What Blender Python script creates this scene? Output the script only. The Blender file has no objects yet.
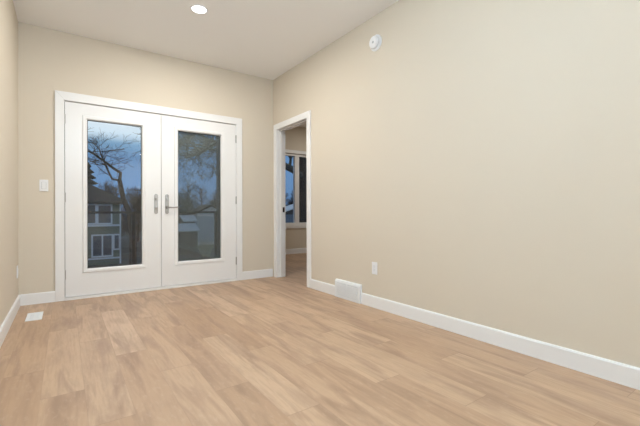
import bpy, bmesh, math, random
from mathutils import Vector, Matrix

C = bpy.context.scene.collection
sc = bpy.context.scene
PI = math.pi

# ------------------------------------------------------------------ camera
EYE = 0.905
cam_d = bpy.data.cameras.new('camera')
cam_d.sensor_width = 36.0
cam_d.lens = 364.0 / 640.0 * 36.0
cam_d.shift_y = -1.5 / 640.0
cam_d.clip_start = 0.02
cam_d.clip_end = 500
cam = bpy.data.objects.new('camera', cam_d)
C.objects.link(cam)
cam.location = (0, 0, EYE)
cam.rotation_euler = (Matrix.Rotation(math.radians(-35), 3, 'Z') @ Matrix.Rotation(math.radians(90), 3, 'X') @ Matrix.Rotation(math.radians(-0.12), 3, 'Z')).to_euler()
sc.camera = cam

# ------------------------------------------------------------------ exposure
sc.view_settings.view_transform = 'Standard'
sc.view_settings.look = 'None'
sc.view_settings.gamma = 1.0
sc.view_settings.use_curve_mapping = False
sc.view_settings.exposure = 0.0

# light levels (watts) and colours, all in one place
W_DOOR, W_REAR, L_FILL, W_SIDE = 29.0, 34.0, 95.0, 15.0
COL_WARM = (1.0, 0.96, 0.89)
COL_COOL = (0.64, 0.825, 1.0)

# ------------------------------------------------------------------ dusk sky
world = bpy.data.worlds.new('dusk_sky')
sc.world = world
world.use_nodes = True
wn, wl = world.node_tree.nodes, world.node_tree.links
wn.clear()
w_out = wn.new('ShaderNodeOutputWorld')
w_bg = wn.new('ShaderNodeBackground')
w_tc = wn.new('ShaderNodeTexCoord')
w_sep = wn.new('ShaderNodeSeparateXYZ')
w_noise = wn.new('ShaderNodeTexNoise')
w_map = wn.new('ShaderNodeMapping')
w_map.inputs['Scale'].default_value = (1.5, 1.5, 14.0)
w_noise.inputs['Scale'].default_value = 1.6
w_noise.inputs['Detail'].default_value = 4.0
w_mad = wn.new('ShaderNodeMath'); w_mad.operation = 'MULTIPLY_ADD'
w_mad.inputs[1].default_value = 0.02
w_ramp = wn.new('ShaderNodeValToRGB')
els = w_ramp.color_ramp.elements
els[0].position = 0.0; els[0].color = (0.13, 0.25, 0.46, 1)
els[1].position = 1.0; els[1].color = (0.10, 0.17, 0.30, 1)
for p, c in ((0.07, (0.15, 0.30, 0.55)), (0.13, (0.14, 0.28, 0.50)), (0.162, (0.19, 0.36, 0.55)),
             (0.184, (0.70, 0.84, 0.95)), (0.22, (0.84, 0.91, 0.96)), (0.40, (0.34, 0.46, 0.62))):
    e = els.new(p); e.color = (*c, 1)
w_bg.inputs['Strength'].default_value = 1.0
wl.new(w_tc.outputs['Generated'], w_sep.inputs[0])
wl.new(w_tc.outputs['Generated'], w_map.inputs[0])
wl.new(w_map.outputs[0], w_noise.inputs['Vector'])
w_sub = wn.new('ShaderNodeMath'); w_sub.operation = 'SUBTRACT'; w_sub.inputs[1].default_value = 0.5
wl.new(w_noise.outputs['Fac'], w_sub.inputs[0])
wl.new(w_sub.outputs[0], w_mad.inputs[0])
wl.new(w_sep.outputs['Z'], w_mad.inputs[2])
# the pale clearing between the clouds sits left of the view; eastward the cloud deck reaches higher
w_mr = wn.new('ShaderNodeMapRange'); w_mr.interpolation_type = 'SMOOTHSTEP'
w_mr.inputs['From Min'].default_value = 0.15; w_mr.inputs['From Max'].default_value = 0.25
w_mr.inputs['To Min'].default_value = 1.0; w_mr.inputs['To Max'].default_value = 0.60
w_mul = wn.new('ShaderNodeMath'); w_mul.operation = 'MULTIPLY'
wl.new(w_sep.outputs['X'], w_mr.inputs['Value']); wl.new(w_mad.outputs[0], w_mul.inputs[0]); wl.new(w_mr.outputs[0], w_mul.inputs[1])
wl.new(w_mul.outputs[0], w_ramp.inputs[0])
wl.new(w_ramp.outputs[0], w_bg.inputs['Color'])
wl.new(w_bg.outputs[0], w_out.inputs[0])


# ------------------------------------------------------------------ materials
def mat(name, col, rough=0.5, metal=0.0, spec=0.5, emit=None, strength=0.0):
    m = bpy.data.materials.new(name)
    m.use_nodes = True
    b = m.node_tree.nodes['Principled BSDF']
    b.inputs['Base Color'].default_value = (*col, 1)
    b.inputs['Roughness'].default_value = rough
    b.inputs['Metallic'].default_value = metal
    b.inputs['Specular IOR Level'].default_value = spec
    if emit:
        b.inputs['Emission Color'].default_value = (*emit, 1)
        b.inputs['Emission Strength'].default_value = strength
    return m


def noisy(m, c0, c1, scale=8.0, detail=4.0, stretch=(1, 1, 1), bump=0.0, bump_scale=None, coord='Object'):
    """base colour varies between c0 and c1 with a procedural noise; optional bump"""
    nt = m.node_tree; n, l = nt.nodes, nt.links
    b = n['Principled BSDF']
    tc = n.new('ShaderNodeTexCoord'); mp = n.new('ShaderNodeMapping')
    mp.inputs['Scale'].default_value = stretch
    nz = n.new('ShaderNodeTexNoise'); nz.inputs['Scale'].default_value = scale; nz.inputs['Detail'].default_value = detail
    mx = n.new('ShaderNodeMix'); mx.data_type = 'RGBA'
    mx.inputs['A'].default_value = (*c0, 1); mx.inputs['B'].default_value = (*c1, 1)
    l.new(tc.outputs[coord], mp.inputs[0]); l.new(mp.outputs[0], nz.inputs['Vector'])
    l.new(nz.outputs['Fac'], mx.inputs['Factor']); l.new(mx.outputs['Result'], b.inputs['Base Color'])
    if bump:
        n2 = n.new('ShaderNodeTexNoise'); n2.inputs['Scale'].default_value = bump_scale or scale
        n2.inputs['Detail'].default_value = 3.0
        bp = n.new('ShaderNodeBump'); bp.inputs['Strength'].default_value = bump; bp.inputs['Distance'].default_value = 0.002
        l.new(mp.outputs[0], n2.inputs['Vector']); l.new(n2.outputs['Fac'], bp.inputs['Height'])
        l.new(bp.outputs[0], b.inputs['Normal'])
    return m


M = {}
M['wall'] = noisy(mat('wall_paint', (0.7, 0.62, 0.5), 0.75, spec=0.3), (0.700, 0.630, 0.525), (0.710, 0.640, 0.535), 3, bump=0.08, bump_scale=160)
M['ceiling'] = noisy(mat('ceiling_paint', (0.8, 0.78, 0.75), 0.9, spec=0.2), (0.92, 0.92, 0.92), (0.93, 0.93, 0.93), 3, bump=0.15, bump_scale=120)
M['trim'] = noisy(mat('trim_paint', (0.8, 0.79, 0.77), 0.35), (0.86, 0.865, 0.870), (0.87, 0.875, 0.880), 2)
M['door'] = noisy(mat('door_paint', (0.8, 0.79, 0.77), 0.32), (0.85, 0.855, 0.860), (0.86, 0.865, 0.870), 2)
M['plastic'] = mat('white_plastic', (0.89, 0.90, 0.92), 0.3)
M['plastic_grey'] = mat('grey_plastic', (0.45, 0.46, 0.48), 0.4)
M['recess'] = mat('register_recess', (0.70, 0.74, 0.78), 0.5)
M['register'] = mat('register_enamel', (0.86, 0.89, 0.92), 0.35)
M['socket'] = mat('socket_plastic', (0.80, 0.81, 0.83), 0.35)
M['nickel'] = noisy(mat('brushed_nickel', (0.5, 0.48, 0.45), 0.32, 1.0), (0.34, 0.33, 0.32), (0.46, 0.45, 0.44), 30)
M['black'] = mat('black_metal', (0.02, 0.02, 0.022), 0.45, 0.3)
M['gap'] = mat('weatherstrip', (0.10, 0.095, 0.09), 0.8)
M['sill'] = mat('threshold_vinyl', (0.90, 0.90, 0.89), 0.4)
M['lens'] = mat('lamp_lens', (1, 1, 1), 0.5, emit=(1.0, 0.97, 0.92), strength=6.0)
M['globe'] = mat('fill_globe_glow', (0.9, 0.9, 0.9), 0.4, emit=COL_COOL, strength=L_FILL)  # glow of the added fill globes
M['deck'] = noisy(mat('deck_boards', (0.2, 0.18, 0.16), 0.8), (0.13, 0.11, 0.10), (0.22, 0.19, 0.17), 6, stretch=(8, 1, 1))
M['siding_dark'] = noisy(mat('dark_siding', (0.1, 0.1, 0.1), 0.7), (0.075, 0.07, 0.062), (0.10, 0.092, 0.082), 4, stretch=(1, 1, 12))
M['grass'] = noisy(mat('dusk_lawn', (0.1, 0.1, 0.06), 0.95), (0.060, 0.065, 0.055), (0.17, 0.16, 0.14), 0.35, 8)
M['house_olive'] = noisy(mat('olive_siding', (0.3, 0.3, 0.24), 0.85), (0.17, 0.18, 0.135), (0.22, 0.23, 0.175), 1.2, stretch=(1, 1, 10))
M['house_trim'] = mat('house_trim', (0.72, 0.75, 0.78), 0.6)
M['roof'] = noisy(mat('dark_shingles', (0.06, 0.05, 0.05), 0.9), (0.025, 0.022, 0.022), (0.06, 0.052, 0.048), 5)
M['house_glass'] = noisy(mat('house_pane', (0.05, 0.06, 0.08), 0.15), (0.05, 0.06, 0.08), (0.16, 0.17, 0.18), 1.5)
M['pale_boards'] = noisy(mat('pale_board_siding', (0.5, 0.55, 0.6), 0.8), (0.42, 0.48, 0.55), (0.52, 0.57, 0.63), 2, stretch=(6, 1, 1))
M['bark'] = noisy(mat('bark', (0.05, 0.04, 0.035), 0.95), (0.030, 0.027, 0.024), (0.075, 0.062, 0.052), 6, stretch=(3, 3, 1))
M['bark_pale'] = noisy(mat('mossy_bark', (0.14, 0.14, 0.11), 0.95), (0.05, 0.052, 0.045), (0.12, 0.12, 0.10), 5, stretch=(3, 3, 1))
M['twigs'] = noisy(mat('brown_twigs', (0.1, 0.08, 0.07), 0.95), (0.06, 0.05, 0.048), (0.15, 0.12, 0.11), 2)
M['thicket'] = noisy(mat('thicket_twigs', (0.06, 0.05, 0.05), 0.95), (0.035, 0.030, 0.028), (0.085, 0.070, 0.062), 1.5)
M['needles'] = noisy(mat('evergreen_needles', (0.03, 0.04, 0.03), 0.95), (0.020, 0.026, 0.020), (0.055, 0.060, 0.045), 3)
M['slate_boards'] = noisy(mat('slate_blue_boards', (0.2, 0.26, 0.32), 0.8), (0.15, 0.20, 0.26), (0.24, 0.30, 0.37), 2, stretch=(6, 1, 1))
M['blue'] = mat('blue_tarp', (0.07, 0.30, 0.50), 0.5)
M['straw'] = noisy(mat('dry_stems', (0.4, 0.36, 0.25), 0.9), (0.36, 0.35, 0.27), (0.50, 0.47, 0.34), 20)
M['metal_roof'] = noisy(mat('pale_metal_roof', (0.4, 0.45, 0.5), 0.5), (0.34, 0.40, 0.46), (0.46, 0.52, 0.58), 2)


def glass_mat():
    m = bpy.data.materials.new('window_glass')
    m.use_nodes = True
    n, l = m.node_tree.nodes, m.node_tree.links
    n.clear()
    o = n.new('ShaderNodeOutputMaterial'); mx = n.new('ShaderNodeMixShader')
    t = n.new('ShaderNodeBsdfTransparent'); g = n.new('ShaderNodeBsdfGlossy'); f = n.new('ShaderNodeFresnel')
    g.inputs['Roughness'].default_value = 0.0
    t.inputs['Color'].default_value = (0.96, 0.975, 0.98, 1)
    f.inputs['IOR'].default_value = 1.45
    l.new(f.outputs[0], mx.inputs[0]); l.new(t.outputs[0], mx.inputs[1]); l.new(g.outputs[0], mx.inputs[2])
    l.new(mx.outputs[0], o.inputs[0])
    return m


M['glass'] = glass_mat()


def haze_mat():
    """see-through grey sheet that lays a painted haze over the view behind it"""
    m = bpy.data.materials.new('haze_mesh'); m.use_nodes = True
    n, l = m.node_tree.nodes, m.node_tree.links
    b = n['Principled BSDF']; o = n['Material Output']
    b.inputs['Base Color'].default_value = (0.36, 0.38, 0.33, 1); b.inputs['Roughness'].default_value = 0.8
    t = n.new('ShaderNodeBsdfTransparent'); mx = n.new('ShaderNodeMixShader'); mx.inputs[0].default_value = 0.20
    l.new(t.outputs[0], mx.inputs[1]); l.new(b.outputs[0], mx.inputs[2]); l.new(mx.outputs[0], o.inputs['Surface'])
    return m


M['haze'] = haze_mat()


def floor_mat():
    """vinyl oak planks 0.18 m wide and 1.21 m long running along Y, each row stepped back by a third"""
    m = bpy.data.materials.new('oak_planks')
    m.use_nodes = True
    n, l = m.node_tree.nodes, m.node_tree.links
    b = n['Principled BSDF']

    def mth(op, a, bb=None, c=None, clamp=False):
        k = n.new('ShaderNodeMath'); k.operation = op; k.use_clamp = clamp
        for i, v in enumerate((a, bb, c)):
            if v is None: continue
            if isinstance(v, (int, float)): k.inputs[i].default_value = v
            else: l.new(v, k.inputs[i])
        return k.outputs[0]
    tc = n.new('ShaderNodeTexCoord'); sp = n.new('ShaderNodeSeparateXYZ')
    l.new(tc.outputs['Object'], sp.inputs[0])
    x, y = sp.outputs['X'], sp.outputs['Y']
    u = mth('DIVIDE', mth('ADD', x, 0.10), 0.18)
    i = mth('FLOOR', u)
    v = mth('DIVIDE', mth('ADD', mth('SUBTRACT', y, 2.21), mth('MULTIPLY', i, 0.4035)), 1.21)
    j = mth('FLOOR', v)
    cid = n.new('ShaderNodeCombineXYZ'); l.new(i, cid.inputs[0]); l.new(j, cid.inputs[1])
    wnz = n.new('ShaderNodeTexWhiteNoise'); wnz.noise_dimensions = '3D'; l.new(cid.outputs[0], wnz.inputs['Vector'])
    rnd = wnz.outputs['Value']
    # plank-local coordinates, shifted per plank so the grain differs
    gx = mth('ADD', x, mth('MULTIPLY', rnd, 37.0))
    gy = mth('ADD', y, mth('MULTIPLY', rnd, 91.0))
    gv = n.new('ShaderNodeCombineXYZ'); l.new(gx, gv.inputs[0]); l.new(gy, gv.inputs[1]); l.new(mth('MULTIPLY', rnd, 13.0), gv.inputs[2])

    def noise(scale, sx, sy, detail, dist=0.0):
        mp = n.new('ShaderNodeMapping'); mp.inputs['Scale'].default_value = (sx, sy, 1)
        nz = n.new('ShaderNodeTexNoise'); nz.inputs['Scale'].default_value = scale
        nz.inputs['Detail'].default_value = detail; nz.inputs['Distortion'].default_value = dist
        l.new(gv.outputs[0], mp.inputs[0]); l.new(mp.outputs[0], nz.inputs['Vector'])
        return nz.outputs['Fac']
    broad = noise(1.0, 11.0, 1.5, 7.0, 0.9)       # dark cathedral streaks
    fine = noise(1.0, 75.0, 6.0, 6.0)           # long pores
    speck = noise(1.0, 60.0, 22.0, 4.0)
    # wavy rings
    wv = n.new('ShaderNodeTexWave'); wv.wave_type = 'BANDS'; wv.bands_direction = 'X'
    wv.inputs['Scale'].default_value = 7.0; wv.inputs['Distortion'].default_value = 9.0
    wv.inputs['Detail'].default_value = 2.0; wv.inputs['Detail Scale'].default_value = 0.8
    mpw = n.new('ShaderNodeMapping'); mpw.inputs['Scale'].default_value = (1.0, 0.16, 1)
    l.new(gv.outputs[0], mpw.inputs[0]); l.new(mpw.outputs[0], wv.inputs['Vector'])

    def ramp(fac, pts):
        r = n.new('ShaderNodeValToRGB'); e = r.color_ramp.elements
        e[0].position, e[0].color = pts[0][0], (*pts[0][1], 1)
        e[1].position, e[1].color = pts[-1][0], (*pts[-1][1], 1)
        for p, c in pts[1:-1]:
            k = e.new(p); k.color = (*c, 1)
        l.new(fac, r.inputs[0]); return r.outputs[0]
    base = ramp(rnd, [(0.0, (0.450, 0.292, 0.184)), (0.3, (0.505, 0.336, 0.217)), (0.7, (0.560, 0.385, 0.255)), (1.0, (0.620, 0.440, 0.302))])

    def mix(fac, a, bcol, mode='MIX'):
        k = n.new('ShaderNodeMix'); k.data_type = 'RGBA'; k.blend_type = mode
        if isinstance(fac, float): k.inputs['Factor'].default_value = fac
        else: l.new(fac, k.inputs['Factor'])
        l.new(a, k.inputs['A'])
        if isinstance(bcol, tuple): k.inputs['B'].default_value = (*bcol, 1)
        else: l.new(bcol, k.inputs['B'])
        return k.outputs['Result']
    dark = mth('MULTIPLY', mth('SUBTRACT', broad, 0.46), 4.5, clamp=True)
    c1 = mix(mth('MULTIPLY', dark, 0.62), base, (0.29, 0.180, 0.118))
    blot = noise(1.0, 4.0, 2.2, 3.0, 0.5)
    c1 = mix(mth('MULTIPLY', mth('SUBTRACT', blot, 0.50), 2.0, clamp=True), c1, (0.36, 0.235, 0.158))
    c2 = mix(mth('MULTIPLY', mth('MULTIPLY', wv.outputs['Fac'], dark), 0.30), c1, (0.30, 0.19, 0.125))
    c3 = mix(mth('MULTIPLY', mth('SUBTRACT', fine, 0.45), 2.2, clamp=True), c2, (0.38, 0.25, 0.165))
    c3b = mix(0.35, c3, c2)
    c4 = mix(mth('MULTIPLY', mth('SUBTRACT', speck, 0.55), 1.2, clamp=True), c3b, (0.62, 0.46, 0.34))
    # seams
    fu = mth('FRACT', u); fv = mth('FRACT', v)
    du = mth('MULTIPLY', mth('MINIMUM', fu, mth('SUBTRACT', 1.0, fu)), 0.18)
    dv = mth('MULTIPLY', mth('MINIMUM', fv, mth('SUBTRACT', 1.0, fv)), 1.21)
    seam = mth('MAXIMUM', mth('MULTIPLY', mth('LESS_THAN', du, 0.0015), mth('MULTIPLY', rnd, 0.8)), mth('LESS_THAN', dv, 0.0016))
    c5 = mix(mth('MULTIPLY', seam, 0.55), c4, (0.28, 0.18, 0.115))
    l.new(c5, b.inputs['Base Color'])
    b.inputs['Roughness'].default_value = 0.42
    b.inputs['Specular IOR Level'].default_value = 0.4
    rr = mth('ADD', 0.36, mth('MULTIPLY', fine, 0.14)); l.new(rr, b.inputs['Roughness'])
    bp = n.new('ShaderNodeBump'); bp.inputs['Strength'].default_value = 0.12; bp.inputs['Distance'].default_value = 0.001
    hh = mth('SUBTRACT', fine, mth('MULTIPLY', seam, 1.5)); l.new(hh, bp.inputs['Height'])
    l.new(bp.outputs[0], b.inputs['Normal'])
    return m


M['floor'] = floor_mat()


# ------------------------------------------------------------------ mesh helpers
def bx(bm, x0, x1, y0, y1, z0, z1):
    vs = [bm.verts.new((x, y, z)) for x in (x0, x1) for y in (y0, y1) for z in (z0, z1)]
    for f in ((0, 1, 3, 2), (4, 6, 7, 5), (0, 4, 5, 1), (2, 3, 7, 6), (0, 2, 6, 4), (1, 5, 7, 3)):
        bm.faces.new([vs[k] for k in f])


def prism(bm, poly, axis, a, b):
    """extrude a 2D polygon along an axis from a to b; axis 'x': poly=(y,z), 'y': (x,z), 'z': (x,y)"""
    def P(p, t):
        return {'x': (t, p[0], p[1]), 'y': (p[0], t, p[1]), 'z': (p[0], p[1], t)}[axis]
    A = [bm.verts.new(P(p, a)) for p in poly]; B = [bm.verts.new(P(p, b)) for p in poly]
    bm.faces.new(A); bm.faces.new(B[::-1])
    for k in range(len(poly)):
        q = (k + 1) % len(poly)
        bm.faces.new((A[k], B[k], B[q], A[q]))


def lathe(bm, prof, axis, origin, seg=32, sx=1.0, sy=1.0):
    """prof: list of (radius, height); axis direction 'x','-x','z','-z','-y'"""
    rings = []
    o = Vector(origin)
    bas = {'x': (Vector((0, 1, 0)), Vector((0, 0, 1)), Vector((1, 0, 0))),
           '-x': (Vector((0, 1, 0)), Vector((0, 0, 1)), Vector((-1, 0, 0))),
           'z': (Vector((1, 0, 0)), Vector((0, 1, 0)), Vector((0, 0, 1))),
           '-z': (Vector((1, 0, 0)), Vector((0, 1, 0)), Vector((0, 0, -1))),
           '-y': (Vector((1, 0, 0)), Vector((0, 0, 1)), Vector((0, -1, 0)))}[axis]
    for r, h in prof:
        if r < 1e-6:
            rings.append([bm.verts.new(o + bas[2] * h)])
        else:
            rings.append([bm.verts.new(o + bas[0] * (r * sx * math.cos(2 * PI * k / seg)) + bas[1] * (r * sy * math.sin(2 * PI * k / seg)) + bas[2] * h) for k in range(seg)])
    for a, b in zip(rings, rings[1:]):
        for k in range(seg):
            q = (k + 1) % seg
            if len(a) == 1 and len(b) == 1: continue
            if len(a) == 1: bm.faces.new((a[0], b[k], b[q]))
            elif len(b) == 1: bm.faces.new((a[k], a[q], b[0]))
            else: bm.faces.new((a[k], a[q], b[q], b[k]))


def tube(bm, pts, rads, seg=5, cap=True):
    prev = None
    n = len(pts)
    pts = [Vector(p) for p in pts]
    for i in range(n):
        d = (pts[min(i + 1, n - 1)] - pts[max(i - 1, 0)])
        if d.length < 1e-6: d = Vector((0, 0, 1))
        d.normalize()
        up = Vector((0, 0, 1)) if abs(d.z) < 0.9 else Vector((1, 0, 0))
        a = d.cross(up).normalized(); b = d.cross(a)
        ring = [bm.verts.new(pts[i] + (a * math.cos(2 * PI * k / seg) + b * math.sin(2 * PI * k / seg)) * rads[i]) for k in range(seg)]
        if prev:
            for k in range(seg):
                q = (k + 1) % seg
                bm.faces.new((prev[k], prev[q], ring[q], ring[k]))
        elif cap: bm.faces.new(ring)
        prev = ring
    if cap: bm.faces.new(prev[::-1])


def obj(name, bm, m, parent=None, bevel=0.0, smooth=False, seg=2):
    bmesh.ops.recalc_face_normals(bm, faces=bm.faces[:])
    me = bpy.data.meshes.new(name)
    bm.to_mesh(me); bm.free()
    me.materials.append(m)
    if smooth:
        for p in me.polygons: p.use_smooth = True
    o = bpy.data.objects.new(name, me)
    C.objects.link(o)
    if parent:
        o.parent = parent
    if bevel:
        b = o.modifiers.new('bevel', 'BEVEL'); b.width = bevel; b.segments = seg; b.limit_method = 'ANGLE'
        b.harden_normals = False
    return o


def box_obj(name, boxes, m, parent=None, bevel=0.0):
    bm = bmesh.new()
    for b in boxes: bx(bm, *b)
    return obj(name, bm, m, parent, bevel)


def struct(o):
    o['kind'] = 'structure'
    return o


def thing(name, label, cat, loc=(0, 0, 0), group=None):
    o = bpy.data.objects.new(name, None); C.objects.link(o)
    o.location = loc
    o['label'] = label; o['category'] = cat
    if group: o['group'] = group
    return o


def tag(o, label, cat, group=None):
    o['label'] = label; o['category'] = cat
    if group: o['group'] = group
    return o


def dup(root, loc, label=None, rotz=None):
    r = root.copy(); C.objects.link(r); r.location = loc
    if rotz is not None: r.rotation_euler = (0, 0, rotz)
    if label: r['label'] = label
    for ch in list(root.children):
        c = ch.copy(); C.objects.link(c); c.parent = r
        for g in list(ch.children):
            d = g.copy(); C.objects.link(d); d.parent = c
    return r


# ------------------------------------------------------------------ room shell
XL, XR, YB, YF, H = -0.37, 2.388, 4.55, -4.60, 2.745
T = 0.11
DY0, DY1, DZ = 3.672, 4.425, 2.03            # doorway to the side room
SX1, SY0, SY1 = 5.6, 2.2, 6.72             # side room extents
WX = [(3.45, 4.06), (4.17, 4.78)]          # side window panes
WZ0, WZ1 = 0.665, 2.10

struct(box_obj('floor', [(XL - T, XR, YF - T, YB + 0.14, -0.10, 0), (XR, SX1 + T, SY0 - T, SY1 + 0.14, -0.10, 0)], M['floor']))
struct(box_obj('ceiling', [(XL - T, XR + T, YF - T, YB + 0.14, H, H + 0.12), (XR + T, SX1 + T, SY0 - T, SY1 + 0.14, H, H + 0.12)], M['ceiling']))
struct(box_obj('wall_left', [(XL - T, XL, YF - T, YB + 0.14, 0, H)], M['wall']))
struct(box_obj('wall_front', [(XL, XR + T, YF - T, YF, 0, H)], M['wall']))
struct(box_obj('wall_back', [(XL, -0.03, YB, YB + 0.14, 0, H), (1.875, XR, YB, YB + 0.14, 0, H), (-0.03, 1.875, YB, YB + 0.14, 2.08, H)], M['wall']))
struct(box_obj('wall_right', [(XR, XR + T, YF, DY0 - 0.02, 0, H), (XR, XR + T, DY1 + 0.02, YB + 0.14, 0, H),
                              (XR, XR + T, DY0 - 0.02, DY1 + 0.02, DZ + 0.02, H)], M['wall']))
struct(box_obj('wall_side_left', [(XR + 0.05, XR + T, YB + 0.14, SY1, 0, H)], M['wall']))
# exterior cladding of the projecting side room
bm = bmesh.new()
bx(bm, XR - 0.0, XR + 0.05, YB + 0.14, SY1 + 0.14, -0.3, H + 0.12)
for k in range(22):
    z = -0.3 + k * 0.145
    prism(bm, [(XR, z), (XR - 0.016, z), (XR - 0.004, z + 0.14), (XR, z + 0.14)], 'y', YB + 0.14, SY1 + 0.14)
struct(obj('wall_outside', bm, M['siding_dark']))
wx0, wx1 = WX[0][0] - 0.06, WX[1][1] + 0.06
struct(box_obj('wall_side_back', [(XR + 0.05, wx0, SY1, SY1 + 0.14, 0, H), (wx1, SX1 + T, SY1, SY1 + 0.14, 0, H),
                                  (wx0, wx1, SY1, SY1 + 0.14, 0, WZ0 - 0.05), (wx0, wx1, SY1, SY1 + 0.14, WZ1 + 0.05, H)], M['wall']))
struct(box_obj('wall_side_right', [(SX1, SX1 + T, SY0 - T, SY1, 0, H)], M['wall']))
struct(box_obj('wall_side_front', [(XR + T, SX1, SY0 - T, SY0, 0, H)], M['wall']))


def baseboard(name, poly_axis, fixed, sign, a, b):
    """profiled baseboard; poly_axis 'y' runs along y at x=fixed, sticking out by sign"""
    t, h = 0.015, 0.108
    p = [(fixed, 0), (fixed + sign * t, 0), (fixed + sign * t, h - 0.010), (fixed + sign * (t - 0.005), h), (fixed, h)]
    bm = bmesh.new()
    prism(bm, p, 'y' if poly_axis == 'y' else 'x', a, b)
    return struct(obj(name, bm, M['trim']))


baseboard('baseboard_left', 'y', XL, 1, YF, YB)
baseboard('baseboard_right', 'y', XR, -1, YF, 2.69)
baseboard('baseboard_right', 'y', XR, -1, 3.10, DY0 - 0.083)
baseboard('baseboard_back', 'x', YB, -1, XL + 0.015, -0.083)
baseboard('baseboard_back', 'x', YB, -1, 1.921, XR - 0.018)
baseboard('baseboard_front', 'x', YF, 1, XL + 0.015, XR - 0.015)
baseboard('baseboard_side_back', 'x', SY1, -1, XR + T, SX1)
baseboard('baseboard_side_right', 'y', SX1, -1, SY0, SY1 - 0.015)


def casing(bm, a0, a1, ztop, w, plane, out, along, hw=None):
    """mitred flat casing round an opening a0..a1; plane is the wall face and out the protruding direction"""
    f0, f1 = sorted((plane, plane + out))
    hw = hw or w
    L = [(a0 - w, 0), (a0, 0), (a0, ztop), (a0 - w, ztop + hw)]
    R = [(a1, 0), (a1 + w, 0), (a1 + w, ztop + hw), (a1, ztop)]
    Tp = [(a0 - w, ztop + hw), (a0, ztop), (a1, ztop), (a1 + w, ztop + hw)]
    for p in (L, R, Tp): prism(bm, p, 'y' if along == 'x' else 'x', f0, f1)


# french door casing and jamb
bm = bmesh.new()
casing(bm, -0.005, 1.843, 2.048, 0.078, YB, -0.018, 'x', 0.086)
struct(obj('trim_1', bm, M['trim'], bevel=0.003))
struct(box_obj('trim_2', [(-0.03, -0.0045, YB, YB + 0.14, 0, 2.08), (1.8405, 1.875, YB, YB + 0.14, 0, 2.08),
                          (-0.0045, 1.8455, YB, YB + 0.14, 2.046, 2.08)], M['trim']))
struct(box_obj('trim_3', [(-0.0045, 1.8455, YB + 0.05, YB + 0.062, 0.03, 2.046 - 1.9), (-0.0045, 0.008, YB + 0.05, YB + 0.062, 0.03, 2.046),
                          (1.832, 1.8455, YB + 0.05, YB + 0.062, 0.03, 2.046), (-0.0045, 1.8455, YB + 0.05, YB + 0.062, 2.03, 2.046)], M['gap']))
struct(box_obj('trim_4', [(-0.007, 1.848, YB - 0.022, YB + 0.14, 0.0, 0.024)], M['sill'], bevel=0.003))
# doorway casing, jamb and stops
bm = bmesh.new()
casing(bm, DY0 - 0.005, DY1 + 0.005, DZ - 0.004, 0.078, XR, -0.018, 'y')
struct(obj('trim_5', bm, M['trim'], bevel=0.003))
bm = bmesh.new()
casing(bm, DY0 - 0.005, DY1 + 0.005, DZ - 0.004, 0.078, XR + T, 0.018, 'y')
struct(obj('trim_6', bm, M['trim'], bevel=0.003))
struct(box_obj('trim_7', [(XR, XR + T, DY0 - 0.02, DY0, 0, DZ + 0.02), (XR, XR + T, DY1, DY1 + 0.02, 0, DZ + 0.02), (XR, XR + T, DY0, DY1, DZ, DZ + 0.02),
                          (XR + 0.035, XR + 0.07, DY0, DY0 + 0.012, 0, DZ), (XR + 0.04, XR + 0.075, DY1 - 0.010, DY1, 0, DZ),
                          (XR + 0.035, XR + 0.07, DY0 + 0.012, DY1 - 0.012, DZ - 0.012, DZ)], M['trim'], bevel=0.001))
# flush strike plate on the far jamb
bm = bmesh.new()
bx(bm, XR + 0.078, XR + 0.109, DY1 - 0.003, DY1, 0.895, 0.965)
tag(obj('strike_plate', bm, M['black'], bevel=0.001), 'small black strike plate on the white jamb of the open doorway', 'strike plate')

# side room window
sw = struct(bpy.data.objects.new('window_1', None)); C.objects.link(sw); sw.location = (0, 0, 0)
fy0, fy1 = SY1 + 0.02, SY1 + 0.10
box_obj('window_frame', [(wx0, WX[0][0], fy0, fy1, WZ0 - 0.05, WZ1 + 0.05), (WX[1][1], wx1, fy0, fy1, WZ0 - 0.05, WZ1 + 0.05),
                         (WX[0][1], WX[1][0], fy0, fy1, WZ0 - 0.05, WZ1 + 0.05),
                         (WX[0][0], WX[0][1], fy0, fy1, WZ0 - 0.05, WZ0), (WX[1][0], WX[1][1], fy0, fy1, WZ0 - 0.05, WZ0),
                         (WX[0][0], WX[0][1], fy0, fy1, WZ1, WZ1 + 0.05), (WX[1][0], WX[1][1], fy0, fy1, WZ1, WZ1 + 0.05)], M['trim'], sw, bevel=0.004)
bm = bmesh.new()
a0, a1, z0, z1, w = wx0, wx1, WZ0 - 0.05, WZ1 + 0.05, 0.07
for p in ([(a0 - w, z0 - w), (a0, z0), (a0, z1), (a0 - w, z1 + w)], [(a1, z0), (a1 + w, z0 - w), (a1 + w, z1 + w), (a1, z1)],
          [(a0 - w, z1 + w), (a0, z1), (a1, z1), (a1 + w, z1 + w)], [(a0 - w, z0 - w), (a1 + w, z0 - w), (a1, z0), (a0, z0)]):
    prism(bm, p, 'y', SY1 - 0.018, SY1)
obj('window_casing', bm, M['trim'], sw, bevel=0.003)
for (a, b_) in WX:
    box_obj('window_pane', [(a, b_, SY1 + 0.055, SY1 + 0.061, WZ0, WZ1)], M['glass'], sw)


# ------------------------------------------------------------------ french doors
def stadium(bm, cx, cz, w, h, y0, y1, n=10):
    r = w / 2
    p = []
    for k in range(n + 1):
        a = PI * k / n
        p.append((cx + r * math.cos(a), cz + h / 2 - r + r * math.sin(a)))
    for k in range(n + 1):
        a = PI + PI * k / n
        p.append((cx + r * math.cos(a), cz - h / 2 + r + r * math.sin(a)))
    prism(bm, p, 'y', y0, y1)


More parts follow.
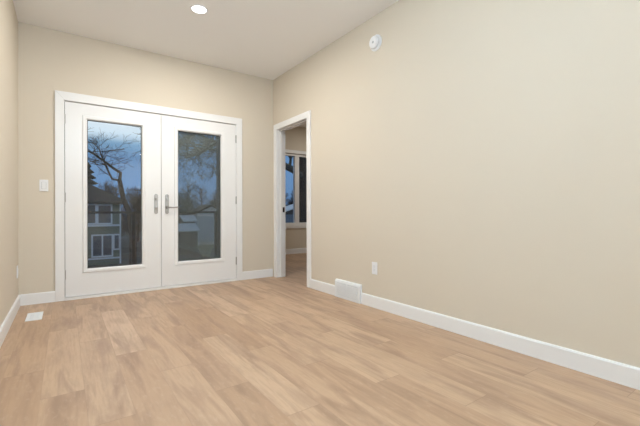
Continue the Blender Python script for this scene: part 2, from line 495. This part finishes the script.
def french_leaf(name, x0, x1, g0, g1, hinge_x, handle_x, lever):
    z0, z1, gz0, gz1 = 0.030, 2.040, 0.308, 1.880
    y0, y1 = YB, YB + 0.045
    root = struct(bpy.data.objects.new(name, None)); C.objects.link(root); root.location = ((x0 + x1) / 2, YB, 0)
    ox, oy = -root.location.x, -YB

    def B(n_, boxes, m, bev=0.0, par=root):
        return box_obj(n_, [(a + ox, b + ox, c + oy, d + oy, e, f) for a, b, c, d, e, f in boxes], m, par, bev)
    B('leaf', [(x0, g0, y0, y1, z0, z1), (g1, x1, y0, y1, z0, z1), (g0, g1, y0, y1, z0, gz0), (g0, g1, y0, y1, gz1, z1)], M['door'])
    # raised glazing frame with a sloped profile, both faces
    bm = bmesh.new()
    w = 0.042
    for s, yy in ((-1, y0), (1, y1)):
        for p in (((g0 - w, gz0 - w), (g0 - w, gz1 + w), (g0, gz1), (g0, gz0)), ((g1 + w, gz0 - w), (g1 + w, gz1 + w), (g1, gz1), (g1, gz0)),
                  ((g0 - w, gz1 + w), (g1 + w, gz1 + w), (g1, gz1), (g0, gz1)), ((g0 - w, gz0 - w), (g1 + w, gz0 - w), (g1, gz0), (g0, gz0))):
            lo = [bm.verts.new((q[0] + ox, yy + oy, q[1])) for q in p]
            cxm, czm = (g0 + g1) / 2, (gz0 + gz1) / 2
            hi = []
            for k, q in enumerate(p):
                outer = k < 2
                dx = 0.006 if outer else 0.010
                sx_ = 1 if q[0] < cxm else -1
                sz_ = 1 if q[1] < czm else -1
                d = dx if outer else -dx
                hi.append(bm.verts.new((q[0] + sx_ * d + ox, yy + s * 0.012 + oy, q[1] + sz_ * d)))
            bm.faces.new(lo); bm.faces.new(hi)
            for k in range(4):
                q = (k + 1) % 4
                bm.faces.new((lo[k], lo[q], hi[q], hi[k]))
    obj('glazing_frame', bm, M['trim'], root)
    B('glass_pane', [(g0, g1, YB + 0.018, YB + 0.024, gz0, gz1)], M['glass'])
    B('glazing_spacer', [(g0, g0 + 0.006, YB + 0.024, YB + 0.034, gz0, gz1), (g1 - 0.006, g1, YB + 0.024, YB + 0.034, gz0, gz1),
                         (g0 + 0.006, g1 - 0.006, YB + 0.024, YB + 0.034, gz1 - 0.006, gz1), (g0 + 0.006, g1 - 0.006, YB + 0.024, YB + 0.034, gz0, gz0 + 0.006)], M['gap'])
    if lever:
        B('haze_screen', [(g0 - 0.01, g1 + 0.01, YB + 0.0455, YB + 0.0465, gz0 - 0.01, gz1 + 0.01)], M['haze'])  # thin sheet added to give the right pane its greyish haze
    for hz in (1.857, 1.055, 0.262):
        bm = bmesh.new()
        lathe(bm, [(0, -0.052), (0.0045, -0.050), (0.008, -0.047), (0.008, 0.047), (0.0045, 0.050), (0, 0.052)], 'z', (hinge_x + ox, YB - 0.007 + oy, hz), 12)
        o = obj('hinge', bm, M['nickel'], root); o['label'] = 'brushed metal hinge barrel'
    # escutcheon
    bm = bmesh.new()
    stadium(bm, handle_x + ox, 0.997, 0.040, 0.232, YB - 0.010 + oy, YB + oy)
    pl = obj('handle_plate', bm, M['nickel'], root, bevel=0.003); pl['label'] = 'brushed nickel escutcheon plate'
    bm = bmesh.new()                                    # thumb turn
    lathe(bm, [(0, 0), (0.016, 0), (0.016, 0.004), (0.013, 0.007), (0, 0.007)], '-y', (handle_x + ox, YB - 0.010 + oy, 1.055), 20)
    stadium(bm, handle_x + ox, 1.055, 0.012, 0.030, YB - 0.030 + oy, YB - 0.016 + oy)
    obj('thumb_turn', bm, M['nickel'], root, bevel=0.001)
    bm = bmesh.new()
    if lever:
        zz = 0.958
        lathe(bm, [(0, 0), (0.019, 0), (0.019, 0.008), (0.011, 0.011), (0.010, 0.040), (0, 0.040)], '-y', (handle_x + ox, YB - 0.010 + oy, zz), 20)
        pts = [(handle_x + ox, YB - 0.046 + oy, zz), (handle_x + ox + 0.02, YB - 0.050 + oy, zz), (handle_x + ox + 0.06, YB - 0.052 + oy, zz - 0.001),
               (handle_x + ox + 0.105, YB - 0.048 + oy, zz + 0.002), (handle_x + ox + 0.125, YB - 0.036 + oy, zz + 0.002)]
        tube(bm, pts, [0.010, 0.0095, 0.008, 0.0075, 0.006], 10)
        o = obj('lever', bm, M['nickel'], root, smooth=True); o['label'] = 'brushed nickel lever handle'
    else:
        lathe(bm, [(0, 0), (0.017, 0), (0.017, 0.006), (0.010, 0.009), (0.009, 0.020), (0.014, 0.024), (0.014, 0.030), (0, 0.032)], '-y', (handle_x + ox, YB - 0.010 + oy, 0.958), 20)
        obj('fixed_knob', bm, M['nickel'], root, smooth=False)
    return root


french_leaf('door_1', 0.000, 0.9185, 0.192, 0.716, -0.003, 0.864, False)
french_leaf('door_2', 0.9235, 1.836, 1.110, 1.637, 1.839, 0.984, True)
struct(box_obj('trim_8', [(0.905, 0.937, YB + 0.046, YB + 0.058, 0.032, 2.040)], M['trim']))      # astragal outside the meeting stiles


# ------------------------------------------------------------------ wall plates
def plate(root, m_plate):
    """root's frame: x right, z up, -y out of the wall"""
    bm = bmesh.new(); bx(bm, -0.036, 0.036, -0.006, 0, -0.058, 0.058)
    obj('cover_plate', bm, m_plate, root, bevel=0.003)


sw_ = thing('light_switch', 'white rocker light switch on the beige wall left of the french doors', 'light switch', (-0.173, YB, 1.170))
plate(sw_, M['plastic'])
bm = bmesh.new(); prism(bm, [(-0.006, -0.033), (-0.008, -0.033), (-0.012, 0.033), (-0.006, 0.033)], 'x', -0.0165, 0.0165)
obj('rocker', bm, M['plastic'], sw_, bevel=0.001)
box_obj('rocker_gap', [(-0.019, -0.0165, -0.0066, -0.005, -0.035, 0.035), (0.0165, 0.019, -0.0066, -0.005, -0.035, 0.035),
                       (-0.0165, 0.0165, -0.0066, -0.005, 0.033, 0.035), (-0.0165, 0.0165, -0.0066, -0.005, -0.035, -0.033)], M['plastic_grey'], sw_)


def outlet(label, loc, rotz):
    r = thing('wall_outlet', label, 'outlet', loc)
    r.rotation_euler = (0, 0, rotz)
    plate(r, M['plastic'])
    bm = bmesh.new(); bx(bm, -0.0165, 0.0165, -0.009, -0.006, -0.033, 0.033)
    f = obj('receptacle', bm, M['plastic'], r, bevel=0.001)
    for zz in (-0.0165, 0.0165):
        bm = bmesh.new(); bx(bm, -0.0125, 0.0125, -0.0105, -0.009, zz - 0.013, zz + 0.013)
        obj('socket', bm, M['socket'], f, bevel=0.001)
    return r


outlet('white outlet low on the long blank wall right of the doorway', (XR, 2.512, 0.370), PI / 2 + PI)
outlet('white outlet seen edge-on low on the narrow left wall', (XL, 4.410, 0.346), PI / 2)

# ------------------------------------------------------------------ wall register in the baseboard line
r = thing('wall_register', 'white metal air register set into the baseboard of the right wall', 'vent', (XR, 2.895, 0))
bm = bmesh.new()
y0, y1 = -0.203, 0.203
# sloped hood body
prof = [(0, 0.0), (-0.030, 0.0), (-0.030, 0.012), (-0.027, 0.165), (-0.020, 0.184), (0, 0.187)]
prism(bm, prof, 'y', y0, y1)
obj('housing', bm, M['register'], r, bevel=0.003)
bm = bmesh.new()
prism(bm, [(-0.0300, 0.030), (-0.0310, 0.030), (-0.0275, 0.155), (-0.0265, 0.155)], 'y', -0.165, 0.165)
obj('grille_recess', bm, M['recess'], r)
bm = bmesh.new()
for k in range(12):
    z = 0.036 + k * 0.0098
    xb = -0.0305 + (z - 0.03) * 0.028
    prism(bm, [(xb, z), (xb - 0.004, z - 0.003), (xb - 0.004, z + 0.003), (xb, z + 0.0045)], 'y', -0.165, 0.165)
bx(bm, -0.0345, -0.027, -0.003, 0.003, 0.030, 0.155)
obj('louvers', bm, M['register'], r)
bm = bmesh.new(); bx(bm, -0.044, -0.031, -0.160, -0.155, 0.085, 0.105)
obj('damper_lever', bm, M['register'], r, bevel=0.001)

# floor register
r = thing('floor_register', 'white metal floor register near the left baseboard', 'vent', (-0.218, 4.000, 0))
bm = bmesh.new()
bx(bm, -0.056, 0.056, 0.105, 0.140, 0, 0.006); bx(bm, -0.056, 0.056, -0.140, -0.105, 0, 0.006)
bx(bm, -0.056, -0.034, -0.105, 0.105, 0, 0.006); bx(bm, 0.034, 0.056, -0.105, 0.105, 0, 0.006)
obj('rim', bm, M['register'], r, bevel=0.002)
box_obj('grille_recess', [(-0.034, 0.034, -0.105, 0.105, 0.0003, 0.0015)], M['recess'], r)
bm = bmesh.new()
for k in range(18):
    y = -0.099 + k * 0.0117
    bx(bm, -0.034, 0.034, y - 0.0033, y + 0.0033, 0.0015, 0.005)
bx(bm, -0.003, 0.003, -0.105, 0.105, 0.0045, 0.0055)
obj('louvers', bm, M['register'], r)


# ------------------------------------------------------------------ ceiling lights
def area(parent, loc, size, watts, col, name='lamp_light', spread=PI):
    ld = bpy.data.lights.new(name, 'AREA'); ld.shape = 'DISK'; ld.size = size; ld.energy = watts; ld.color = col; ld.spread = spread
    lo = bpy.data.objects.new(name, ld); C.objects.link(lo); lo.parent = parent; lo.location = loc
    return lo


def downlight(label, x, y, watts, col, group=None):
    r = thing('recessed_downlight', label, 'ceiling light', (x, y, H), group)
    bm = bmesh.new()
    lathe(bm, [(0.062, 0), (0.080, 0), (0.080, 0.003), (0.076, 0.006), (0.064, 0.006), (0.062, 0.004), (0.062, 0)], '-z', (0, 0, 0), 40)
    obj('trim_ring', bm, M['plastic'], r)
    bm = bmesh.new()
    lathe(bm, [(0, 0.0005), (0.062, 0.0005), (0.062, 0.004), (0, 0.005)], '-z', (0, 0, 0), 40)
    obj('lens', bm, M['lens'], r)
    area(r, (0, 0, -0.0065), 0.118, watts, col)
    return r


downlight('round recessed downlight glowing in the ceiling before the french doors', 1.0, 3.335, W_DOOR, COL_WARM)
downlight('round recessed downlight towards the rear wall', 2.0, -3.60, W_REAR, COL_WARM)
downlight('round recessed downlight in the side room ceiling', 4.5, 5.5, W_SIDE, COL_WARM)

# added fill light: unseen glowing globes hung above and behind the camera
def fill_globe(label, x, y, zc):
    r = thing('fill_light', label, 'fill light', (x, y, H), 'added fill globes')
    bm = bmesh.new(); lathe(bm, [(0, 0), (0.06, 0), (0.06, 0.012), (0.03, 0.024), (0, 0.026)], '-z', (0, 0, 0), 32)
    obj('canopy', bm, M['nickel'], r)
    d = H - zc
    bm = bmesh.new(); tube(bm, [(0, 0, -0.024), (0, 0, -d + 0.15)], [0.004, 0.004], 8)
    obj('cord', bm, M['black'], r)
    bm = bmesh.new(); lathe(bm, [(0.0, d - 0.17), (0.03, d - 0.165), (0.045, d - 0.135), (0, d - 0.13)], '-z', (0, 0, 0), 24)
    obj('socket_cap', bm, M['nickel'], r)
    bm = bmesh.new(); bmesh.ops.create_uvsphere(bm, u_segments=32, v_segments=16, radius=0.14, matrix=Matrix.Translation((0, 0, -d)))
    obj('globe', bm, M['globe'], r, smooth=True)


fill_globe('added unseen fill light, hanging opal globe nearest the camera', 0.20, 0.85, 2.20)
fill_globe('added unseen fill light, hanging opal globe farther behind the camera', 2.0, -2.2, 2.20)

# ------------------------------------------------------------------ heat / smoke detector on the wall
r = thing('smoke_detector', 'round white smoke detector high on the right wall', 'smoke detector', (XR, 2.487, 2.480))
bm = bmesh.new()
lathe(bm, [(0, 0), (0.074, 0), (0.074, 0.010), (0.070, 0.014), (0.058, 0.015), (0, 0.015)], '-x', (0, 0, 0), 48)
obj('mounting_base', bm, M['plastic'], r)
bm = bmesh.new()
lathe(bm, [(0.050, 0.015), (0.050, 0.024), (0, 0.024)], '-x', (0, 0, 0), 48)
obj('vent_ring', bm, M['plastic_grey'], r)
bm = bmesh.new()
lathe(bm, [(0, 0.024), (0.058, 0.024), (0.059, 0.030), (0.054, 0.040), (0.044, 0.045), (0.024, 0.046), (0.022, 0.044), (0, 0.044)], '-x', (0, 0, 0), 48)
obj('detector_cover', bm, M['plastic'], r)
bm = bmesh.new()
lathe(bm, [(0, 0.044), (0.012, 0.044), (0.011, 0.048), (0, 0.049)], '-x', (0, -0.004, -0.004), 24)
obj('test_button', bm, M['plastic_grey'], r)

# ================================================================== outside
GZ = -3.2
struct(box_obj('ground', [(-40, 90, 5.6, 140, GZ - 0.3, GZ)], M['grass']))

# deck
r = thing('deck_floor', 'dark wooden deck outside the french doors', 'deck', (0.9, 5.7, -0.12))
bm = bmesh.new()
for k in range(15):
    y = 4.70 - 5.7 + k * 0.138
    bx(bm, -1.6, 1.445, y, y + 0.132, -0.03, 0)
obj('deck_boards', bm, M['deck'], r)
for x in (-1.5, 1.3):
    for y in (-0.85, 1.0):
        box_obj('deck_post', [(x - 0.06, x + 0.06, y - 0.06, y + 0.06, GZ + 0.12, -0.03)], M['deck'], r)

# railing along the deck's outer edge, top rail at eye height of the camera
r = thing('deck_railing', 'black metal deck railing with clear glass infill outside the french doors', 'railing', (0.8, 6.68, -0.12))
box_obj('top_rail', [(-1.5, 1.54, -0.03, 0.03, 1.000, 1.035)], M['black'], r, bevel=0.004)
box_obj('bottom_rail', [(-1.5, 1.54, -0.015, 0.015, 0.08, 0.11)], M['black'], r)
for x in (-1.47, 0.12, 1.50):
    box_obj('railing_post', [(x - 0.022, x + 0.022, -0.022, 0.022, 0, 1.000)], M['black'], r)
for a, b_ in ((-1.44, 0.095), (0.145, 1.47)):
    box_obj('glass_panel', [(a, b_, -0.003, 0.003, 0.11, 1.0)], M['glass'], r)


# neighbouring house with olive siding
def house_window(parent, x0, x1, z0, z1, y, mull=1):
    bm = bmesh.new(); w = 0.11
    bx(bm, x0 - w, x0, y - 0.06, y + 0.02, z0 - w, z1 + w); bx(bm, x1, x1 + w, y - 0.06, y + 0.02, z0 - w, z1 + w)
    bx(bm, x0, x1, y - 0.06, y + 0.02, z1, z1 + w); bx(bm, x0, x1, y - 0.09, y + 0.02, z0 - w, z0)
    for k in range(mull):
        xm = x0 + (x1 - x0) * (k + 1) / (mull + 1)
        bx(bm, xm - 0.05, xm + 0.05, y - 0.05, y + 0.01, z0, z1)
    f = obj('window_frame', bm, M['house_trim'], parent)
    box_obj('pane', [(x0, x1, y - 0.02, y, z0, z1)], M['house_glass'], f)


hx, hy = 0.0, 33.0
r = thing('neighbour_house', 'two-storey olive house with white-framed windows seen through the left door', 'house', (hx, hy, GZ))
Z = lambda z: z - GZ
bm = bmesh.new()
bx(bm, -5.5, 3.62, 0, 8, 0, Z(1.62))
obj('house_wall', bm, M['house_olive'], r)
bm = bmesh.new()
e = [bm.verts.new(p) for p in ((-6, -0.5, Z(1.55)), (4.05, -0.5, Z(1.55)), (4.05, 8.5, Z(1.55)), (-6, 8.5, Z(1.55)))]
e2 = [bm.verts.new((v.co.x, v.co.y, v.co.z + 0.18)) for v in e]
rg = [bm.verts.new(p) for p in ((-2.2, 4, Z(3.9)), (0.6, 4, Z(3.9)))]
bm.faces.new(e[::-1])
for k in range(4): bm.faces.new((e[k], e[(k + 1) % 4], e2[(k + 1) % 4], e2[k]))
bm.faces.new((e2[0], e2[1], rg[1], rg[0])); bm.faces.new((e2[1], e2[2], rg[1])); bm.faces.new((e2[2], e2[3], rg[0], rg[1])); bm.faces.new((e2[3], e2[0], rg[0]))
obj('roof', bm, M['roof'], r)
house_window(r, -3.8, -1.9, Z(0.05), Z(1.35), 0)
house_window(r, -0.6, 1.90, Z(0.05), Z(1.42), 0, 2)
house_window(r, 2.12 - 0.0, 2.95, Z(0.05), Z(1.40), 0, 0)
house_window(r, 1.75, 3.0, Z(-2.50), Z(-0.95), 0, 1)
house_window(r, 3.2, 3.5, Z(-2.0), Z(-0.95), 0, 0)
house_window(r, -3.8, -1.9, Z(-2.5), Z(-0.95), 0, 1)
box_obj('belt_board', [(-5.5, 3.66, -0.12, 0, Z(-0.22), Z(-0.08)), (1.4, 3.66, -0.10, 0, Z(-2.78), Z(-2.66))], M['house_trim'], r)
box_obj('corner_board', [(3.56, 3.66, -0.06, 0.04, 0, Z(1.55))], M['house_trim'], r)

# pale garages further right
def garage(name, label, x, y, w, d, h, gable, mono=False):
    r = thing(name, label, 'garage', (x, y, GZ))
    bm = bmesh.new(); bx(bm, -w / 2, w / 2, 0, d, 0, h)
    nb = int(w / 0.30)
    for k in range(nb + 1):
        xx = -w / 2 + k * w / nb
        bx(bm, xx - 0.035, xx + 0.035, -0.05, 0, 0.35, h)
    if not mono: prism(bm, [(-w / 2, h), (w / 2, h), (0, h + gable)], 'y', 0, d)
    obj('board_wall', bm, M['pale_boards'] if not mono else M['slate_boards'], r)
    if mono:
        bm = bmesh.new(); prism(bm, [(-w / 2, h), (w / 2, h), (w / 2, h + gable)], 'y', 0, d)
        obj('gable_wall', bm, M['siding_dark'], r)
    bm = bmesh.new(); e = 0.4
    if mono: prism(bm, [(-w / 2 - e, h), (w / 2 + e, h + gable + 0.1), (w / 2 + e, h + gable + 0.25), (-w / 2 - e, h + 0.15)], 'y', -e, d + e)
    else: prism(bm, [(-w / 2 - e, h - 0.1), (0, h + gable + 0.0), (w / 2 + e, h - 0.1), (w / 2 + e, h + 0.1), (0, h + gable + 0.25), (-w / 2 - e, h + 0.1)], 'y', -e, d + e)
    obj('roof', bm, M['roof'] if not mono else M['house_trim'], r)
    box_obj('base_board', [(-w / 2 - 0.05, w / 2 + 0.05, -0.1, 0, 0.05, 0.35)], M['house_trim'], r)
    if not mono: box_obj('fascia', [(-w / 2 - 0.05, w / 2 + 0.05, -0.14, -0.02, h - 0.35, h - 0.12)], M['house_trim'], r)
    return r


garage('board_garage', 'pale board-clad garage seen low through the right french door', 14.9, 45.0, 3.4, 2.4, 3.9, 0.9)
garage('board_shed', 'pale shed with sloping white roof seen through the side room window', 25.5, 43.0, 4.2, 3, 3.7, 1.4, mono=True)

# low sheds with pale metal roofs
def low_shed(label, x, y, w, d, he, hr):
    r = thing('low_shed', label, 'shed', (x, y, GZ))
    bm = bmesh.new(); prism(bm, [(0, 0), (d, 0), (d, he), (d / 2, hr - 0.05), (0, he)], 'x', -w / 2, w / 2)
    obj('shed_wall', bm, M['siding_dark'], r)
    bm = bmesh.new(); prism(bm, [(-0.25, he - 0.1), (d / 2, hr), (d + 0.25, he - 0.1), (d + 0.25, he), (d / 2, hr + 0.1), (-0.25, he)], 'x', -w / 2 - 0.2, w / 2 + 0.2)
    obj('metal_roof', bm, M['metal_roof'], r)
low_shed('low shed with pale metal roof, nearer of two through the right door', 9.75, 36.0, 1.7, 3.0, 2.3, 2.85)
low_shed('small far shed with pale metal roof beside the board garage', 11.5, 42.0, 1.2, 2.4, 3.1, 3.6)

# blue tarp-covered bin by the house
bm = bmesh.new()
lathe(bm, [(0, 0), (0.16, 0), (0.18, 0.1), (0.18, 0.9), (0.15, 1.05), (0, 1.1)], 'z', (2.05, 23.0, GZ + 0.0), 16)
tag(obj('rain_barrel', bm, M['blue'], bevel=0.01), 'bright blue barrel standing before the olive house', 'barrel')


# ------------------------------------------------------------------ trees
def grow(bm, rng, p, d, length, r, level, maxlev, droop=0.0, kids=(3, 5), thick=None, seg=None):
    n = 4 if level < maxlev else 3
    pts, rads = [p.copy()], [r]
    dd = d.copy()
    for k in range(n):
        dd = (dd + Vector((rng.uniform(-1, 1), rng.uniform(-1, 1), rng.uniform(-1, 1) - droop)) * 0.22).normalized()
        p = p + dd * (length / n)
        pts.append(p.copy()); rads.append(max(r * (1 - 0.72 * (k + 1) / n), 0.004))
    tube(bm, pts, rads, seg or (6 if level == 0 else 4 if level < 3 else 3), cap=False)
    if level >= maxlev: return
    for k in range(rng.randint(*kids)):
        t = rng.uniform(0.25, 1.0)
        f = t * n; i0 = min(int(f), n - 1)
        q = pts[i0].lerp(pts[i0 + 1], f - i0)
        ax = Vector((rng.uniform(-1, 1), rng.uniform(-1, 1), rng.uniform(-0.5, 0.8))).normalized()
        nd = (dd * 0.75 + ax * 0.75).normalized()
        grow(bm, rng, q, nd, length * rng.uniform(0.45, 0.72), rads[i0] * 0.62, level + 1, maxlev, droop, kids)


def limb(bm, rng, pts, r0, r1, kid_len, lev=2, kids=9, droop=0.0, spread=1.0, ks=(3, 5)):
    pts = [Vector(p) for p in pts]
    n = len(pts)
    rads = [r0 + (r1 - r0) * k / (n - 1) for k in range(n)]
    tube(bm, pts, rads, 8)
    for k in range(kids):
        f = rng.uniform(0.15, 1.0) * (n - 1); i0 = min(int(f), n - 2)
        q = pts[i0].lerp(pts[i0 + 1], f - i0)
        d = (pts[i0 + 1] - pts[i0]).normalized()
        ax = Vector((rng.uniform(-1, 1), rng.uniform(-1, 1) * 0.6, rng.uniform(-0.5, 1))).normalized()
        grow(bm, rng, q, (d * 0.6 + ax * spread).normalized(), kid_len * rng.uniform(0.6, 1.1), (rads[i0]) * 0.45, 0, lev, droop, ks)


# gnarled bare tree seen through the left pane (trunk leans, limbs reach left)
rng = random.Random(5)
r = thing('gnarled_tree', 'gnarled bare tree with limbs reaching left seen through the left door', 'tree', (-0.26, 0, -0.1))
bm = bmesh.new()
tb = Vector((2.62, 17.0, GZ))
fork = Vector((2.10, 17.0, 2.30))
tube(bm, [tb, (2.60, 17.0, -1.6), (2.58, 17.0, 0.0), (2.48, 17.0, 0.9), (2.22, 17.0, 1.6), fork], [0.20, 0.165, 0.14, 0.12, 0.10, 0.085], 8)
obj('trunk', bm, M['bark'], r)
bm = bmesh.new()
limb(bm, rng, [fork, (2.14, 17.05, 2.62), (1.86, 17.0, 2.80), (1.62, 16.9, 2.98), (1.20, 16.8, 3.28), (0.85, 16.6, 3.42), (0.30, 16.5, 3.60)], 0.07, 0.02, 0.75, 2, 13)
limb(bm, rng, [fork, (1.84, 17.1, 2.36), (1.68, 17.2, 2.75), (1.55, 17.3, 3.10), (1.75, 17.4, 3.55), (2.35, 17.6, 3.70)], 0.05, 0.015, 0.7, 2, 9)
limb(bm, rng, [(1.55, 17.3, 3.10), (1.40, 17.4, 3.6), (1.1, 17.6, 3.95)], 0.03, 0.012, 0.5, 2, 6)
obj('limbs', bm, M['bark'], r)

# large spreading tree beyond the deck; limbs cross the right pane and the side window
rng = random.Random(21)
bx_, by_ = 7.40, 11.6
r = thing('spreading_tree', 'large bare tree whose mossy limbs cross the right french door pane', 'tree', (0, 0, 0))
bm = bmesh.new(); tube(bm, [(bx_, by_, GZ), (bx_ - 0.02, by_, -1), (bx_, by_, 0.8), (bx_ + 0.03, by_, 2.4), (bx_ - 0.05, by_, 3.6)], [0.36, 0.27, 0.23, 0.21, 0.18], 12)
obj('trunk', bm, M['bark'], r)
bm = bmesh.new()
limb(bm, rng, [(bx_, by_, 2.2), (6.9, 11.6, 2.45), (6.0, 11.5, 2.75), (5.0, 11.3, 3.1), (4.3, 11.1, 3.2), (3.7, 10.9, 2.95), (3.2, 10.8, 2.6), (2.8, 10.7, 2.45)], 0.15, 0.025, 1.0, 3, 20, 0.15)
limb(bm, rng, [(bx_, by_, 3.2), (6.4, 11.9, 3.7), (5.0, 12.0, 3.9), (4.2, 12.0, 3.75), (3.5, 12.0, 3.5), (3.1, 12.0, 3.1)], 0.14, 0.03, 1.0, 3, 20, 0.5)
limb(bm, rng, [(3.1, 12.0, 3.1), (2.5, 12.0, 3.35), (2.15, 12.0, 3.0), (1.95, 12, 2.5)], 0.03, 0.012, 0.5, 2, 4, 0.4)
limb(bm, rng, [(4.3, 11.1, 3.2), (4.15, 11.2, 2.75), (4.0, 11.3, 2.3), (3.95, 11.3, 1.9)], 0.05, 0.02, 0.8, 2, 7, 0.4)
limb(bm, rng, [(5.0, 12.0, 3.9), (4.4, 12.3, 3.3), (3.9, 12.5, 3.2), (3.6, 12.5, 2.7)], 0.07, 0.02, 1.0, 3, 14, 0.3)
limb(bm, rng, [(bx_, by_, 3.4), (7.7, 11.7, 4.8), (7.4, 11.9, 6.2)], 0.16, 0.05, 2.0, 3, 8)
obj('limbs', bm, M['bark_pale'], r)

# woodland beyond the houses: individually placed bare trees
protos = []
for s in range(4):
    rng = random.Random(40 + s)
    bmt, bmb = bmesh.new(), bmesh.new()
    hgt = 8.6
    tube(bmt, [(0, 0, 0), (0.1, 0, hgt * 0.3), (-0.1, 0.1, hgt * 0.6), (0, 0, hgt * 0.92)], [0.22, 0.17, 0.10, 0.03], 6)
    for k in range(26):
        a = k * 2.399 + s
        z = hgt * (0.16 + 0.76 * k / 26)
        grow(bmb, rng, Vector((0, 0, z)), Vector((math.cos(a), math.sin(a), 0.65)).normalized(), (1.9 - 0.9 * k / 26), 0.07, 0, 3, 0.0, (4, 6))
    rr = thing('bare_tree', 'brown leafless tree in the dark woodland beyond the houses', 'tree', (0, 0, GZ), 'bare trees of the distant woodland')
    obj('trunk', bmt, M['bark'], rr); obj('branches', bmb, M['twigs'], rr)
    protos.append(rr)
rng = random.Random(77)
spots = []
for row, (yy, n_, spc) in enumerate(((61.5, 8, 6.0), (68.5, 7, 7.0))):
    for k in range(n_):
        spots.append((-1.5 + row * 1.3 + k * spc + rng.uniform(-0.5, 0.5), yy + rng.uniform(-1.5, 1.5), rng.uniform(0.86, 1.1)))
for k, (x, y, s) in enumerate(spots):
    o = protos[k] if k < 4 else dup(protos[k % 4], (x, y, GZ), rotz=rng.uniform(0, 6.28))
    o.location = (x, y, GZ)
    o.scale = (s, s, s)


# dark evergreens closing the view under the bare crowns
def conifer_mesh(seed, h, w):
    rng = random.Random(seed)
    bm = bmesh.new()
    layers = 16
    for L in range(layers):
        t = L / layers
        z = h * (0.04 + 0.94 * t); R_ = w * (1 - t) ** 0.85 + 0.08
        nb = 15
        for k in range(nb):
            a = 2 * PI * k / nb + rng.uniform(-0.2, 0.2) + L
            rr_ = R_ * rng.uniform(0.75, 1.12)
            c = Vector((math.cos(a), math.sin(a), 0)); sd = Vector((-math.sin(a), math.cos(a), 0))
            tip = c * rr_ + Vector((0, 0, z - 0.16 * rr_))
            w_ = rr_ * 0.26
            v = [bm.verts.new(p) for p in (Vector((0, 0, z + 0.05 * h)), c * rr_ * 0.6 + sd * w_ + Vector((0, 0, z - 0.02)), tip, c * rr_ * 0.6 - sd * w_ + Vector((0, 0, z - 0.02)), c * rr_ * 0.5 + Vector((0, 0, z - 0.16 * h / layers * 3)))]
            bm.faces.new((v[0], v[1], v[2])); bm.faces.new((v[0], v[2], v[3]))
            bm.faces.new((v[0], v[4], v[1])); bm.faces.new((v[1], v[4], v[2])); bm.faces.new((v[2], v[4], v[3])); bm.faces.new((v[3], v[4], v[0]))
    return bm


def conifer(label, x, y, h, w, seed, group=None):
    r = thing('evergreen_tree', label, 'evergreen', (x, y, GZ), group)
    obj('foliage', conifer_mesh(seed, h, w), M['needles'], r)
    bm = bmesh.new(); tube(bm, [(0, 0, 0), (0, 0, h * 0.5), (0, 0, h * 0.9)], [0.18, 0.1, 0.02], 6)
    obj('trunk', bm, M['bark'], r)
    return r


conifer('tall dark evergreen behind the roof of the olive house', 1.95, 45.8, 9.8, 3.3, 3)


def thicket_mesh(seed, h, w, n=3800):
    """crown of fine crossing twigs, densest towards the stem"""
    rng = random.Random(seed); bm = bmesh.new()
    lobes = [(Vector((rng.uniform(-0.5, 0.5) * w, rng.uniform(-0.4, 0.4) * w, h * rng.uniform(0.25, 0.78))), rng.uniform(0.45, 0.75)) for _ in range(9)]
    for k in range(n):
        c, q = rng.choice(lobes)
        v = Vector([max(-1.5, min(1.5, rng.gauss(0, 1))) * 0.5 for _ in range(3)])
        p = c + Vector((v.x * w * q, v.y * w * q, v.z * w * q * 1.25))
        if p.z < 0.1: p.z = rng.uniform(0.1, 1.5)
        d = Vector((rng.uniform(-1, 1), rng.uniform(-1, 1), rng.uniform(-0.1, 1.6))).normalized()
        L = rng.uniform(0.4, 1.1); t = rng.uniform(0.012, 0.03)
        sd = d.cross(Vector((rng.uniform(-1, 1), rng.uniform(-1, 1), rng.uniform(-1, 1)))).normalized() * t
        up = d.cross(sd).normalized() * t
        b = [bm.verts.new(p + sd), bm.verts.new(p - sd * 0.5 + up), bm.verts.new(p - sd * 0.5 - up), bm.verts.new(p + d * L)]
        bm.faces.new((b[0], b[1], b[3])); bm.faces.new((b[1], b[2], b[3])); bm.faces.new((b[2], b[0], b[3]))
    return bm


tk = []
for q in range(3):
    r = thing('thicket_tree', 'dense brushy brown tree in the dark belt before the woodland', 'tree', (0, 0, GZ), 'brushy trees of the dark belt')
    obj('twigs', thicket_mesh(200 + q, 9.2, 2.1), M['thicket'], r)
    bm = bmesh.new(); tube(bm, [(0, 0, 0), (0.15, 0, 2.5), (-0.1, 0, 5.0), (0, 0, 7.5)], [0.20, 0.15, 0.10, 0.03], 6)
    obj('trunk', bm, M['bark'], r)
    tk.append(r)
rng = random.Random(12)
for k in range(9):
    o = tk[k] if k < 3 else dup(tk[k % 3], (0, 0, GZ), rotz=rng.uniform(0, 6.28))
    o.location = (4.9 + k * 3.3, 51.6 + (k % 2) * 4.0, GZ)
    s_ = rng.uniform(0.86, 1.02); o.scale = (s_, s_, s_)

# pale dry shrub low beyond the right pane
rng = random.Random(3)
bm = bmesh.new()
for k in range(60):
    a = rng.uniform(0, 6.28); t = rng.uniform(0.1, 0.55)
    grow(bm, rng, Vector((10.6 + rng.uniform(-0.3, 0.3), 33.5 + rng.uniform(-0.3, 0.3), GZ)), Vector((math.cos(a) * t, math.sin(a) * t, 1)).normalized(), rng.uniform(0.8, 1.5), 0.02, 0, 1)
tag(obj('dry_shrub', bm, M['straw']), 'pale dry shrub at the lower corner of the right french door view', 'shrub')
